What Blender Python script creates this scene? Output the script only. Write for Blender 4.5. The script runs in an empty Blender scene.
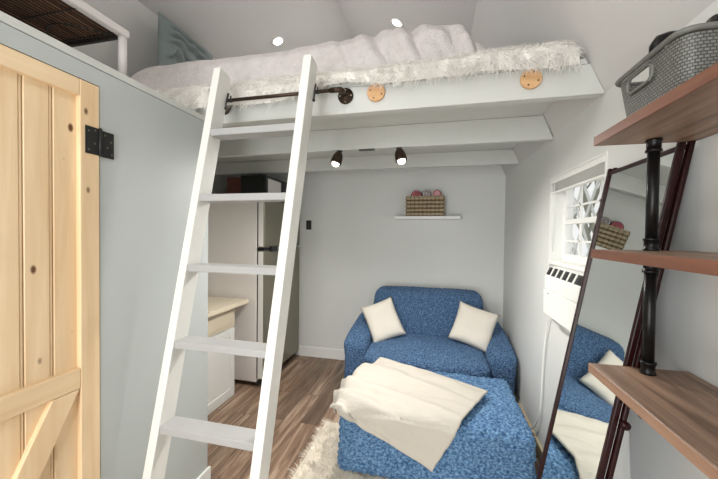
import bpy, bmesh, math, random
from mathutils import Vector, Matrix, noise
random.seed(7)
S = bpy.context.scene
C = S.collection
PI = math.pi

# ------------------------------------------------------------------ materials
def srgb(r, g, b):
    f = lambda c: (c/255/12.92) if c/255 <= .04045 else ((c/255+.055)/1.055)**2.4
    return (f(r), f(g), f(b), 1)

def mat(name, col, rough=.5, metal=0, bump=0, bscale=40, var=0, vscale=8, spec=.5, stretch=None):
    m = bpy.data.materials.new(name); m.use_nodes = True
    nt = m.node_tree; b = nt.nodes['Principled BSDF']
    b.inputs['Base Color'].default_value = col
    b.inputs['Roughness'].default_value = rough
    b.inputs['Metallic'].default_value = metal
    b.inputs['Specular IOR Level'].default_value = spec
    tc = nt.nodes.new('ShaderNodeTexCoord'); mp = nt.nodes.new('ShaderNodeMapping')
    nt.links.new(tc.outputs['Object'], mp.inputs['Vector'])
    if stretch: mp.inputs['Scale'].default_value = stretch
    if bump:
        n = nt.nodes.new('ShaderNodeTexNoise'); n.inputs['Scale'].default_value = bscale; n.inputs['Detail'].default_value = 4
        bp = nt.nodes.new('ShaderNodeBump'); bp.inputs['Strength'].default_value = bump; bp.inputs['Distance'].default_value = .01
        nt.links.new(mp.outputs[0], n.inputs['Vector']); nt.links.new(n.outputs[0], bp.inputs['Height'])
        nt.links.new(bp.outputs[0], b.inputs['Normal'])
    if var:
        n = nt.nodes.new('ShaderNodeTexNoise'); n.inputs['Scale'].default_value = vscale; n.inputs['Detail'].default_value = 5
        r = nt.nodes.new('ShaderNodeValToRGB')
        r.color_ramp.elements[0].position = .3; r.color_ramp.elements[1].position = .7
        r.color_ramp.elements[0].color = tuple(c*(1-var) for c in col[:3])+(1,)
        r.color_ramp.elements[1].color = tuple(min(1, c*(1+var)) for c in col[:3])+(1,)
        nt.links.new(mp.outputs[0], n.inputs['Vector']); nt.links.new(n.outputs[0], r.inputs[0])
        nt.links.new(r.outputs[0], b.inputs['Base Color'])
    return m

def wood(name, c0, c1, axis='Y', rough=.5, scale=1.0, knots=False, bump=.15):
    """grain stretched along one object axis"""
    m = bpy.data.materials.new(name); m.use_nodes = True
    nt = m.node_tree; b = nt.nodes['Principled BSDF']; L = nt.links.new
    tc = nt.nodes.new('ShaderNodeTexCoord'); mp = nt.nodes.new('ShaderNodeMapping')
    sc = {'X': (.6, 9, 9), 'Y': (9, .6, 9), 'Z': (9, 9, .6)}[axis]
    mp.inputs['Scale'].default_value = [v*scale for v in sc]
    L(tc.outputs['Object'], mp.inputs['Vector'])
    n = nt.nodes.new('ShaderNodeTexNoise'); n.inputs['Scale'].default_value = 2.2; n.inputs['Detail'].default_value = 8
    n.inputs['Roughness'].default_value = .62; n.inputs['Distortion'].default_value = .5
    L(mp.outputs[0], n.inputs['Vector'])
    r = nt.nodes.new('ShaderNodeValToRGB'); r.color_ramp.elements[0].position = .32; r.color_ramp.elements[1].position = .68
    r.color_ramp.elements[0].color = c0; r.color_ramp.elements[1].color = c1
    L(n.outputs[0], r.inputs[0])
    last = r.outputs[0]
    if knots:
        v = nt.nodes.new('ShaderNodeTexVoronoi'); v.inputs['Scale'].default_value = 10
        mp2 = nt.nodes.new('ShaderNodeMapping')
        mp2.inputs['Scale'].default_value = {'X': (.6, 1, 1), 'Y': (1, .6, 1), 'Z': (1, 1, .55)}[axis]
        L(tc.outputs['Object'], mp2.inputs['Vector']); L(mp2.outputs[0], v.inputs['Vector'])
        kr = nt.nodes.new('ShaderNodeValToRGB'); kr.color_ramp.elements[0].position = .06; kr.color_ramp.elements[1].position = .11
        kr.color_ramp.elements[0].color = (1, 1, 1, 1); kr.color_ramp.elements[1].color = (0, 0, 0, 1)
        L(v.outputs['Distance'], kr.inputs[0])
        mx = nt.nodes.new('ShaderNodeMix'); mx.data_type = 'RGBA'
        mx.inputs[7].default_value = srgb(98, 58, 28)
        L(kr.outputs[0], mx.inputs[0]); L(last, mx.inputs[6]); last = mx.outputs[2]
    L(last, b.inputs['Base Color']); b.inputs['Roughness'].default_value = rough
    bp = nt.nodes.new('ShaderNodeBump'); bp.inputs['Strength'].default_value = bump; bp.inputs['Distance'].default_value = .004
    L(n.outputs[0], bp.inputs['Height']); L(bp.outputs[0], b.inputs['Normal'])
    return m

def emit(name, col, k):
    m = bpy.data.materials.new(name); m.use_nodes = True
    b = m.node_tree.nodes['Principled BSDF']
    b.inputs['Base Color'].default_value = col
    b.inputs['Emission Color'].default_value = col; b.inputs['Emission Strength'].default_value = k
    return m

def floor_mat():
    m = bpy.data.materials.new('plank_floor'); m.use_nodes = True
    nt = m.node_tree; b = nt.nodes['Principled BSDF']; L = nt.links.new
    tc = nt.nodes.new('ShaderNodeTexCoord'); mp = nt.nodes.new('ShaderNodeMapping')
    mp.inputs['Rotation'].default_value = (0, 0, PI/2)
    L(tc.outputs['Object'], mp.inputs['Vector'])
    br = nt.nodes.new('ShaderNodeTexBrick'); br.inputs['Scale'].default_value = 1
    br.inputs['Brick Width'].default_value = 1.2; br.inputs['Row Height'].default_value = .15
    br.inputs['Mortar Size'].default_value = .0018; br.inputs['Color1'].default_value = (0, 0, 0, 1)
    br.inputs['Color2'].default_value = (1, 1, 1, 1); br.inputs['Mortar'].default_value = (0, 0, 0, 1); br.offset = .37
    br.inputs['Bias'].default_value = 0
    L(mp.outputs[0], br.inputs['Vector'])
    # per plank shift of the grain
    mp2 = nt.nodes.new('ShaderNodeMapping'); mp2.inputs['Scale'].default_value = (11, .8, 1)
    L(tc.outputs['Object'], mp2.inputs['Vector'])
    add = nt.nodes.new('ShaderNodeVectorMath'); add.operation = 'MULTIPLY_ADD'
    add.inputs[1].default_value = (7, 7, 7)
    L(br.outputs['Color'], add.inputs[0]); L(mp2.outputs[0], add.inputs[2])
    n = nt.nodes.new('ShaderNodeTexNoise'); n.inputs['Scale'].default_value = 2.0; n.inputs['Detail'].default_value = 8
    n.inputs['Roughness'].default_value = .65; n.inputs['Distortion'].default_value = .8
    L(add.outputs[0], n.inputs['Vector'])
    r = nt.nodes.new('ShaderNodeValToRGB')
    e = r.color_ramp.elements; e[0].position = .3; e[1].position = .75
    e[0].color = srgb(88, 68, 55); e[1].color = srgb(196, 174, 152)
    mid = r.color_ramp.elements.new(.5); mid.color = srgb(138, 112, 92)
    L(n.outputs[0], r.inputs[0])
    hs = nt.nodes.new('ShaderNodeHueSaturation')
    mr = nt.nodes.new('ShaderNodeMapRange'); mr.inputs[3].default_value = .55; mr.inputs[4].default_value = 1.3
    L(br.outputs['Color'], mr.inputs[0]); L(mr.outputs[0], hs.inputs['Value'])
    L(r.outputs[0], hs.inputs['Color'])
    mx = nt.nodes.new('ShaderNodeMix'); mx.data_type = 'RGBA'; mx.inputs[7].default_value = srgb(48, 34, 26)
    L(br.outputs['Fac'], mx.inputs[0]); L(hs.outputs[0], mx.inputs[6]); L(mx.outputs[2], b.inputs['Base Color'])
    b.inputs['Roughness'].default_value = .42
    bp = nt.nodes.new('ShaderNodeBump'); bp.inputs['Strength'].default_value = .15; bp.inputs['Distance'].default_value = .003
    L(n.outputs[0], bp.inputs['Height']); L(bp.outputs[0], b.inputs['Normal'])
    return m

def fabric_blue(name='blue_stretch_fabric', scale=62, dark=(36, 58, 90), light=(104, 136, 170), strength=.5):
    """crinkled seersucker slipcover: puckers as bump plus flecked yarn"""
    m = bpy.data.materials.new(name); m.use_nodes = True
    nt = m.node_tree; b = nt.nodes['Principled BSDF']; L = nt.links.new
    tc = nt.nodes.new('ShaderNodeTexCoord'); mp = nt.nodes.new('ShaderNodeMapping')
    mp.inputs['Scale'].default_value = (1, 1.25, 1.5)
    L(tc.outputs['Object'], mp.inputs['Vector'])
    dn = nt.nodes.new('ShaderNodeTexNoise'); dn.inputs['Scale'].default_value = 14; dn.inputs['Detail'].default_value = 2
    L(mp.outputs[0], dn.inputs['Vector'])
    ma = nt.nodes.new('ShaderNodeVectorMath'); ma.operation = 'MULTIPLY_ADD'; ma.inputs[1].default_value = (.03, .03, .03)
    L(dn.outputs['Color'], ma.inputs[0]); L(mp.outputs[0], ma.inputs[2])
    v = nt.nodes.new('ShaderNodeTexVoronoi'); v.inputs['Scale'].default_value = scale; v.feature = 'SMOOTH_F1'
    v.inputs['Smoothness'].default_value = .6
    L(ma.outputs[0], v.inputs['Vector'])
    n = nt.nodes.new('ShaderNodeTexNoise'); n.inputs['Scale'].default_value = scale*1.25; n.inputs['Detail'].default_value = 4; n.inputs['Roughness'].default_value = .7
    L(mp.outputs[0], n.inputs['Vector'])
    r = nt.nodes.new('ShaderNodeValToRGB'); r.color_ramp.elements[0].position = .40; r.color_ramp.elements[1].position = .66
    r.color_ramp.elements[0].color = srgb(*dark); r.color_ramp.elements[1].color = srgb(*light)
    L(n.outputs[0], r.inputs[0]); L(r.outputs[0], b.inputs['Base Color'])
    b.inputs['Roughness'].default_value = .85; b.inputs['Specular IOR Level'].default_value = .2
    b.inputs['Sheen Weight'].default_value = .25; b.inputs['Sheen Tint'].default_value = srgb(150, 180, 220)
    bp = nt.nodes.new('ShaderNodeBump'); bp.inputs['Strength'].default_value = strength; bp.inputs['Distance'].default_value = .012
    bp.invert = True
    L(v.outputs['Distance'], bp.inputs['Height']); L(bp.outputs[0], b.inputs['Normal'])
    return m

M = {}
M['wall'] = mat('painted_wall', srgb(217, 218, 214), .6, bump=.04, bscale=90)
M['paneling'] = mat('painted_partition', srgb(182, 187, 185), .5, bump=.03, bscale=60)
M['ceil'] = mat('painted_ceiling', srgb(206, 204, 201), .7, bump=.04, bscale=80)
M['beam'] = mat('painted_beam', srgb(202, 203, 198), .5, bump=.05, bscale=50, var=.02)
M['trim'] = mat('white_trim', srgb(232, 232, 228), .45)
M['ladder'] = mat('ladder_white', srgb(224, 223, 217), .45, bump=.05, bscale=60, var=.02)
M['tread'] = mat('ladder_grey', srgb(168, 168, 167), .5, bump=.08, bscale=60, var=.04)
M['white'] = mat('white_plastic', srgb(235, 235, 230), .4)
M['floor'] = floor_mat()
M['sofa'] = fabric_blue()
M['ott'] = fabric_blue('blue_quilted_fabric', 46, (48, 82, 122), (126, 164, 198), .5)
M['cream'] = mat('cream_fleece', srgb(214, 207, 195), .9, bump=.25, bscale=120, spec=.1)
M['fur'] = mat('white_fur', srgb(250, 247, 241), .8, spec=.15, var=.03, vscale=12)
M['rugfur'] = mat('rug_fur', srgb(236, 228, 214), .8, spec=.15, var=.05, vscale=12)
M['plush'] = mat('plush_blanket', srgb(207, 200, 198), .95, bump=1.0, bscale=75, spec=.05, var=.06, vscale=22)
M['sage'] = mat('ruffled_sage', srgb(126, 135, 134), .9, bump=.2, bscale=60, spec=.1)
M['pine'] = wood('pine_door', srgb(224, 190, 146), srgb(240, 214, 176), 'Z', .5, .8, True, .05)
M['piney'] = wood('pine_rail', srgb(226, 194, 150), srgb(242, 217, 180), 'Y', .5, .8, True, .05)
M['shelf'] = wood('stained_shelf', srgb(98, 75, 60), srgb(166, 136, 114), 'Y', .45, 1.6)
M['shelfedge'] = wood('stained_shelf_edge', srgb(94, 54, 38), srgb(134, 88, 66), 'Y', .45, 1.0)
M['shelfedge2'] = wood('pale_shelf_edge', srgb(134, 100, 78), srgb(178, 142, 116), 'Y', .45, 1.0)  # paler tan edge tone, lowest board only
M['counter'] = wood('light_counter', srgb(222, 208, 182), srgb(238, 226, 204), 'Y', .4, .6, False, .02)
M['beige'] = mat('beige_drawer', srgb(216, 204, 180), .45)
M['disc'] = wood('wood_disc', srgb(198, 152, 104), srgb(222, 180, 132), 'X', .5, 1.5)
M['black'] = mat('black_iron', srgb(26, 25, 25), .36, .55)
M['bronze'] = mat('aged_iron', srgb(66, 52, 42), .45, .7, var=.3, vscale=40)
M['blackp'] = mat('black_plastic', srgb(22, 22, 22), .35)
M['mahog'] = mat('mahogany_frame', srgb(38, 12, 10), .3, 0, var=.25, spec=.2, vscale=10)
M['fridge'] = mat('fridge_side', srgb(242, 236, 232), .25, .05, bump=.08, bscale=70)
M['steel'] = mat('stainless_front', srgb(138, 134, 118), .35, .55)
M['gasket'] = mat('grey_gasket', srgb(60, 58, 55), .6)
M['wicker'] = mat('wicker_strand', srgb(172, 156, 128), .7, var=.25, vscale=60)
M['wickerd'] = mat('wicker_dark', srgb(106, 86, 56), .75, var=.3, vscale=60)
M['throw'] = mat('cream_throw', srgb(192, 186, 175), .95, bump=.5, bscale=26, spec=.05, stretch=(1, 3, 1))
M['greyb'] = mat('grey_woven_plastic', srgb(104, 104, 98), .5)
M['pink'] = mat('pink_cloth', srgb(222, 120, 130), .8)
M['navy'] = mat('dark_cloth', srgb(40, 36, 46), .8)
M['pale'] = mat('pale_cloth', srgb(226, 214, 214), .8)
M['darkwire'] = mat('dark_wire', srgb(42, 36, 32), .45, .4)
M['rackwood'] = wood('rack_board', srgb(96, 62, 44), srgb(160, 118, 86), 'Y', .6, 1.0)
M['rackframe'] = mat('rack_frame', srgb(205, 199, 196), .45)
M['box'] = mat('brown_card', srgb(96, 52, 40), .7)
M['screw'] = mat('screw', srgb(120, 112, 100), .35, .8)
M['bulb'] = emit('lit_bulb', (1, .93, .82, 1), 2.2)
M['lampdisc'] = emit('lit_disc', (1, .97, .92, 1), 14)
M['skirt'] = wood('skirting_wood', srgb(186, 166, 130), srgb(212, 194, 158), 'Y', .5, .8, False, .03)
M['leaf'] = mat('pale_bark', srgb(150, 150, 138), .8)
M['fence'] = mat('white_fence', srgb(215, 218, 212), .6)
M['ground'] = mat('pale_ground', srgb(190, 188, 178), .9, var=.15, vscale=5)

def weave_mat():
    m = bpy.data.materials.new('grey_weave'); m.use_nodes = True
    nt = m.node_tree; b = nt.nodes['Principled BSDF']; L = nt.links.new
    tc = nt.nodes.new('ShaderNodeTexCoord'); sp = nt.nodes.new('ShaderNodeSeparateXYZ'); cb = nt.nodes.new('ShaderNodeCombineXYZ')
    ad = nt.nodes.new('ShaderNodeMath'); ad.operation = 'SUBTRACT'
    L(tc.outputs['Object'], sp.inputs[0]); L(sp.outputs[0], ad.inputs[0]); L(sp.outputs[1], ad.inputs[1])
    L(ad.outputs[0], cb.inputs[0]); L(sp.outputs[2], cb.inputs[1])
    br = nt.nodes.new('ShaderNodeTexBrick'); br.inputs['Scale'].default_value = 1
    br.inputs['Brick Width'].default_value = .0105; br.inputs['Row Height'].default_value = .0066; br.inputs['Mortar Size'].default_value = .0013
    br.inputs['Mortar Smooth'].default_value = .3
    br.inputs['Color1'].default_value = srgb(126, 126, 119); br.inputs['Color2'].default_value = srgb(110, 110, 104); br.inputs['Mortar'].default_value = srgb(70, 70, 66)
    L(cb.outputs[0], br.inputs['Vector']); L(br.outputs['Color'], b.inputs['Base Color']); b.inputs['Roughness'].default_value = .5
    bp = nt.nodes.new('ShaderNodeBump'); bp.invert = True; bp.inputs['Distance'].default_value = .003; bp.inputs['Strength'].default_value = .7
    L(br.outputs['Fac'], bp.inputs['Height']); L(bp.outputs[0], b.inputs['Normal'])
    return m
M['weave'] = weave_mat()
mm = bpy.data.materials.new('mirror_glass'); mm.use_nodes = True
_b = mm.node_tree.nodes['Principled BSDF']; _b.inputs['Base Color'].default_value = (.86, .9, .88, 1)
_b.inputs['Metallic'].default_value = 1; _b.inputs['Roughness'].default_value = .0
M['mirror'] = mm
gm = bpy.data.materials.new('window_glass'); gm.use_nodes = True
_nt = gm.node_tree; _nt.nodes.remove(_nt.nodes['Principled BSDF'])
_t = _nt.nodes.new('ShaderNodeBsdfTransparent'); _g = _nt.nodes.new('ShaderNodeBsdfGlossy'); _g.inputs['Roughness'].default_value = .02
_f = _nt.nodes.new('ShaderNodeValue'); _f.outputs[0].default_value = .06
_m = _nt.nodes.new('ShaderNodeMixShader')
_nt.links.new(_f.outputs[0], _m.inputs[0]); _nt.links.new(_t.outputs[0], _m.inputs[1]); _nt.links.new(_g.outputs[0], _m.inputs[2])
_nt.links.new(_m.outputs[0], _nt.nodes['Material Output'].inputs[0])
M['glass'] = gm
bm_ = bpy.data.materials.new('clear_bulb_cap')

# ------------------------------------------------------------------ mesh helpers
def obj(name, bm, m, parent=None, smooth=False, loc=None):
    me = bpy.data.meshes.new(name); bm.normal_update(); bm.to_mesh(me); bm.free()
    ms = m if isinstance(m, (list, tuple)) else [m]
    for x in ms: me.materials.append(M[x] if isinstance(x, str) else x)
    o = bpy.data.objects.new(name, me); C.objects.link(o)
    if parent:
        o.parent = parent
        if parent.type == 'EMPTY' or True:
            o.matrix_parent_inverse = parent.matrix_basis.inverted() if parent.parent is None else (parent.parent.matrix_basis @ parent.matrix_parent_inverse @ parent.matrix_basis).inverted() if False else parent.matrix_basis.inverted()
    if smooth:
        for p in me.polygons: p.use_smooth = True
    return o

def tag(o, label=None, cat=None, group=None, kind=None):
    if label: o['label'] = label
    if cat: o['category'] = cat
    if group: o['group'] = group
    if kind: o['kind'] = kind
    return o

def thing(name, label, cat, loc=(0, 0, 0), group=None):
    o = bpy.data.objects.new(name, None); C.objects.link(o); o.location = loc; o.empty_display_size = .1
    return tag(o, label, cat, group)

def struct(name, bm, m, label=None):
    o = obj(name, bm, m); o['kind'] = 'structure'
    if label: o['label'] = label
    return o

def new(): return bmesh.new()

def box(bm, x0, x1, y0, y1, z0, z1, bev=0, seg=2):
    r = bmesh.ops.create_cube(bm, size=1)
    vs = r['verts']
    for v in vs:
        v.co = Vector((x0+(v.co.x+.5)*(x1-x0), y0+(v.co.y+.5)*(y1-y0), z0+(v.co.z+.5)*(z1-z0)))
    if bev:
        es = set(e for v in vs for e in v.link_edges)
        bmesh.ops.bevel(bm, geom=list(es), offset=bev, segments=seg, profile=.5, affect='EDGES')
    return bm

def hexa(bm, pts, bev=0):
    """8 points: bottom ring 4 then top ring 4"""
    vs = [bm.verts.new(p) for p in pts]
    fs = [(3, 2, 1, 0), (4, 5, 6, 7), (0, 1, 5, 4), (1, 2, 6, 5), (2, 3, 7, 6), (3, 0, 4, 7)]
    for f in fs: bm.faces.new([vs[i] for i in f])
    if bev:
        es = set(e for v in vs for e in v.link_edges)
        bmesh.ops.bevel(bm, geom=list(es), offset=bev, segments=2, profile=.5, affect='EDGES')
    return bm

def tube(bm, pts, r, n=10, cap=True):
    pts = [Vector(p) for p in pts]
    rs = r if isinstance(r, (list, tuple)) else [r]*len(pts)
    rings = []
    up = None
    for i, p in enumerate(pts):
        t = (pts[min(i+1, len(pts)-1)]-pts[max(i-1, 0)]).normalized()
        if up is None:
            up = t.orthogonal().normalized()
        else:
            up = (up - t*up.dot(t)).normalized()
        w = t.cross(up)
        rings.append([bm.verts.new(p+(up*math.cos(a)+w*math.sin(a))*rs[i]) for a in [2*PI*k/n for k in range(n)]])
    for a, b in zip(rings, rings[1:]):
        for k in range(n): bm.faces.new((a[k], a[(k+1) % n], b[(k+1) % n], b[k]))
    if cap:
        bm.faces.new(list(reversed(rings[0]))); bm.faces.new(rings[-1])
    return bm

def lathe(bm, prof, origin, axis, n=24):
    """prof: (radius, height along axis)"""
    axis = Vector(axis).normalized(); o = Vector(origin); u = axis.orthogonal().normalized(); w = axis.cross(u)
    rings = []
    for r, h in prof:
        if r < 1e-6: rings.append([bm.verts.new(o+axis*h)])
        else: rings.append([bm.verts.new(o+axis*h+(u*math.cos(2*PI*k/n)+w*math.sin(2*PI*k/n))*r) for k in range(n)])
    for a, b in zip(rings, rings[1:]):
        for k in range(n):
            if len(a) == 1 and len(b) == 1: continue
            if len(a) == 1: bm.faces.new((a[0], b[(k+1) % n], b[k]))
            elif len(b) == 1: bm.faces.new((a[k], a[(k+1) % n], b[0]))
            else: bm.faces.new((a[k], a[(k+1) % n], b[(k+1) % n], b[k]))
    bmesh.ops.recalc_face_normals(bm, faces=bm.faces)
    return bm

def softbox(bm, x0, x1, y0, y1, z0, z1, r, nx=16, ny=12, nz=10, fn=None):
    """rounded upholstered block; fn(u,v,w,co) -> co with u,v,w in -1..1"""
    cx, cy, cz = (x0+x1)/2, (y0+y1)/2, (z0+z1)/2
    hx, hy, hz = (x1-x0)/2, (y1-y0)/2, (z1-z0)/2
    N = {0: nx, 1: ny, 2: nz}
    cache = {}
    def vert(i, j, k):
        key = (i, j, k)
        if key not in cache:
            p = Vector((-hx+2*hx*i/nx, -hy+2*hy*j/ny, -hz+2*hz*k/nz))
            q = Vector((max(-hx+r, min(hx-r, p.x)), max(-hy+r, min(hy-r, p.y)), max(-hz+r, min(hz-r, p.z))))
            d = p-q
            if d.length > 1e-9: p = q+d.normalized()*r
            u, v, w = p.x/hx, p.y/hy, p.z/hz
            p = p+Vector((cx, cy, cz))
            if fn: p = Vector(fn(u, v, w, p))
            cache[key] = bm.verts.new(p)
        return cache[key]
    for j in range(ny):
        for k in range(nz):
            bm.faces.new((vert(0, j, k), vert(0, j, k+1), vert(0, j+1, k+1), vert(0, j+1, k)))
            bm.faces.new((vert(nx, j, k), vert(nx, j+1, k), vert(nx, j+1, k+1), vert(nx, j, k+1)))
    for i in range(nx):
        for k in range(nz):
            bm.faces.new((vert(i, 0, k), vert(i+1, 0, k), vert(i+1, 0, k+1), vert(i, 0, k+1)))
            bm.faces.new((vert(i, ny, k), vert(i, ny, k+1), vert(i+1, ny, k+1), vert(i+1, ny, k)))
    for i in range(nx):
        for j in range(ny):
            bm.faces.new((vert(i, j, 0), vert(i, j+1, 0), vert(i+1, j+1, 0), vert(i+1, j, 0)))
            bm.faces.new((vert(i, j, nz), vert(i+1, j, nz), vert(i+1, j+1, nz), vert(i, j+1, nz)))
    return bm

def grid(bm, nu, nv, fn):
    vs = [[bm.verts.new(fn(i/nu, j/nv)) for j in range(nv+1)] for i in range(nu+1)]
    for i in range(nu):
        for j in range(nv):
            bm.faces.new((vs[i][j], vs[i+1][j], vs[i+1][j+1], vs[i][j+1]))
    return vs

def pillow(bm, origin, U, V, W, w, h, t, n=18, wob=0.0, seed=0, ruffle=0):
    """stuffed cushion centred at origin; U width dir, V height dir, W thickness dir"""
    U, V, W, o = Vector(U).normalized(), Vector(V).normalized(), Vector(W).normalized(), Vector(origin)
    front, back = {}, {}
    for i in range(n+1):
        for j in range(n+1):
            a, b = -1+2*i/n, -1+2*j/n
            pin = 1-.07*(1-abs(a)**2)*abs(b)**3 ; pin2 = 1-.07*(1-abs(b)**2)*abs(a)**3
            th = t/2*((1-a**4)*(1-b**4))**.45
            x, y = a*w/2*pin2, b*h/2*pin
            nz = wob*noise.noise(Vector((a*2+seed, b*2, seed)))
            rf = 0
            if ruffle:
                rf = ruffle*abs(math.sin(b*9+2.2*noise.noise(Vector((a*2.3, b*2, 5)))*1.6+a*1.2))*min(1, 4*(1-abs(a))*1)*min(1, 4*(1-abs(b)))
            p = o+U*x+V*y
            edge = i in (0, n) or j in (0, n)
            f = bm.verts.new(p+W*(th+nz*(0 if edge else 1)+rf)); front[i, j] = f
            back[i, j] = f if edge else bm.verts.new(p-W*(th+nz))
    for i in range(n):
        for j in range(n):
            bm.faces.new((front[i, j], front[i+1, j], front[i+1, j+1], front[i, j+1]))
            q = (back[i, j], back[i, j+1], back[i+1, j+1], back[i+1, j])
            if len(set(q)) == 4: bm.faces.new(q)
    return bm

def strands(bm, sites, width, seg=3):
    """sites: (point, direction, length, droop Vector). tapered flat hairs"""
    for p, d, L, g in sites:
        p = Vector(p); d = Vector(d).normalized(); g = Vector(g)
        side = d.cross(Vector((random.uniform(-1, 1), random.uniform(-1, 1), random.uniform(-1, 1))))
        if side.length < 1e-4: continue
        side.normalize()
        prev = None
        for k in range(seg+1):
            t = k/seg
            q = p+d*L*t+g*L*t*t
            wd = width*(1-t)**.7
            if k == seg: cur = (bm.verts.new(q),)
            else: cur = (bm.verts.new(q-side*wd), bm.verts.new(q+side*wd))
            if prev:
                if len(cur) == 2: bm.faces.new((prev[0], prev[1], cur[1], cur[0]))
                else: bm.faces.new((prev[0], prev[1], cur[0]))
            prev = cur

# ------------------------------------------------------------------ room dimensions
XR, XL, YB, YF = .738, -2.61, 3.74, -1.6
KZ = 2.2                                  # top of the knee walls
CR, CL, CZ = .27, -2.14, 3.24             # gambrel creases
RX, RZ = -.94, 3.76                       # ridge
XP, YP = -1.33, 1.655                      # partition of the bathroom box: face and end
def slope_x(z): return XR-(z-KZ)*(XR-CR)/(CZ-KZ)
def slope_xl(z): return XL+(z-KZ)*(CL-XL)/(CZ-KZ)

# floor
struct('floor', box(new(), XL-.1, XR+.1, YF-.1, YB+.1, -.06, 0), 'floor')
# right knee wall with a window opening
WY0, WY1, WZ0, WZ1 = 1.63, 2.335, 1.05, 1.93
bm = new(); T = .13
for a in ((YF, WY0, 0, KZ), (WY1, YB, 0, KZ), (WY0, WY1, 0, WZ0), (WY0, WY1, WZ1, KZ)):
    box(bm, XR, XR+T, *a)
struct('wall_right', bm, 'wall')
struct('wall_left', box(new(), XL-.1, XL, YF, YB, 0, KZ), 'wall')
prof = [(XL, 0), (XR, 0), (XR, KZ), (CR, CZ), (RX, RZ), (CL, CZ), (XL, KZ)]
def gable(y0, y1):
    bm = new()
    a = [bm.verts.new((x, y0, z)) for x, z in prof]; b = [bm.verts.new((x, y1, z)) for x, z in prof]
    bm.faces.new(a); bm.faces.new(list(reversed(b)))
    n = len(prof)
    for i in range(n): bm.faces.new((a[i], b[i], b[(i+1) % n], a[(i+1) % n]))
    bmesh.ops.recalc_face_normals(bm, faces=bm.faces)
    return bm
struct('wall_back', gable(YB, YB+.1), 'wall')
struct('wall_front', gable(YF-.1, YF), 'wall')
bm = new()
path = [(XR, KZ), (CR, CZ), (RX, RZ), (CL, CZ), (XL, KZ)]
for (xa, za), (xb, zb) in zip(path, path[1:]):
    n = Vector((zb-za, 0, -(xb-xa))); n = n.normalized()*.08
    if n.z < 0: n = -n
    hexa(bm, [(xa, YF-.1, za), (xb, YF-.1, zb), (xb, YB+.1, zb), (xa, YB+.1, za),
              (xa+n.x, YF-.1, za+n.z), (xb+n.x, YF-.1, zb+n.z), (xb+n.x, YB+.1, zb+n.z), (xa+n.x, YB+.1, za+n.z)])
bmesh.ops.recalc_face_normals(bm, faces=bm.faces)
struct('ceiling', bm, 'ceil')

# bathroom box: partition along the camera side, end wall, roof with a cap board
DY0, DY1, DZ1 = .17, 1.014, 2.131
bm = new(); _g = .004
for a in ((YF, DY0-_g, 0, 2.2), (DY1+_g, YP, 0, 2.2), (DY0-_g, DY1+_g, DZ1+_g, 2.2)): box(bm, XP-.09, XP, *a)
struct('wall_partition', bm, 'paneling')
struct('wall_bathroom', box(new(), XL, XP-.09, YP-.09, YP, 0, 2.2), 'paneling')
struct('ceiling_bathroom', box(new(), XL, XP-.001, YF, YP, 2.204, 2.236, .003), 'beam')
# loft: deck, front beam, two joists cut to the slope of the roof
def joist(name, y0, y1, zb, zt, xl):
    bm = new()
    x1, x2 = slope_x(max(zb, KZ)), slope_x(zt)
    hexa(bm, [(xl, y0, zb), (x1-.001, y0, zb), (x1-.001, y1, zb), (xl, y1, zb), (xl, y0, zt), (x2-.001, y0, zt), (x2-.001, y1, zt), (xl, y1, zt)], .003)
    return struct(name, bm, 'beam')
joist('trim_1', YP+.003, YP+.053, 2.197, 2.335, XL+.07)
joist('trim_2', 2.30, 2.345, 2.178, 2.335, XL+.07)
joist('trim_3', 3.14, 3.185, 2.204, 2.335, XL+.07)
bm = new()
x2 = slope_x(2.36)
hexa(bm, [(XL+.09, YP+.003, 2.336), (x2, YP+.003, 2.336), (x2, YB, 2.336), (XL+.09, YB, 2.336),
          (XL+.09, YP+.003, 2.36), (x2-.012, YP+.003, 2.36), (x2-.012, YB, 2.36), (XL+.09, YB, 2.36)])
struct('ceiling_loft', bm, 'beam')
# baseboards
struct('baseboard_back', box(new(), -1.66, XR, YB-.015, YB, 0, .125, .003), 'trim')
struct('baseboard_right', box(new(), XR-.016, XR, .2, YB-.016, 0, .105, .003), 'skirt')
bm = new(); box(bm, XP, XP+.014, 1.06, YP+.014, 0, .115, .003)
struct('baseboard_partition', bm, 'trim')

# ------------------------------------------------------------------ pine door
d = bpy.data.objects.new('door_1', None); C.objects.link(d); d.location = (XP, DY1, 0)
d['kind'] = 'structure'; d['label'] = 'knotty pine batten door with a Z brace and black hinge'
F = XP-.030
bm = new()
ed = [DY0]+[.865-.086*k for k in range(7, -1, -1)]+[DY1]
for ya, yb in zip(ed, ed[1:]):
    box(bm, F, F+.014, ya+.001, yb-.012, .03, DZ1-.005, .002, 1)
    box(bm, F, F+.012, yb-.010, yb-.002, .03, DZ1-.005, .002, 1)
box(bm, F-.012, F-.001, DY0, DY1, .02, DZ1); obj('board_panel', bm, 'pine', d)
obj('stile', box(new(), F, F+.034, DY1-.072, DY1, .02, DZ1, .003), 'pine', d)
obj('stile', box(new(), F, F+.034, DY0, DY0+.072, .02, DZ1, .003), 'pine', d)
for z0, z1 in ((DZ1-.064, DZ1), (.94, 1.018), (.02, .12)):
    obj('rail', box(new(), F, F+.0335, DY0+.073, DY1-.073, z0, z1, .003), 'piney', d)
bm = new()
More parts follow.
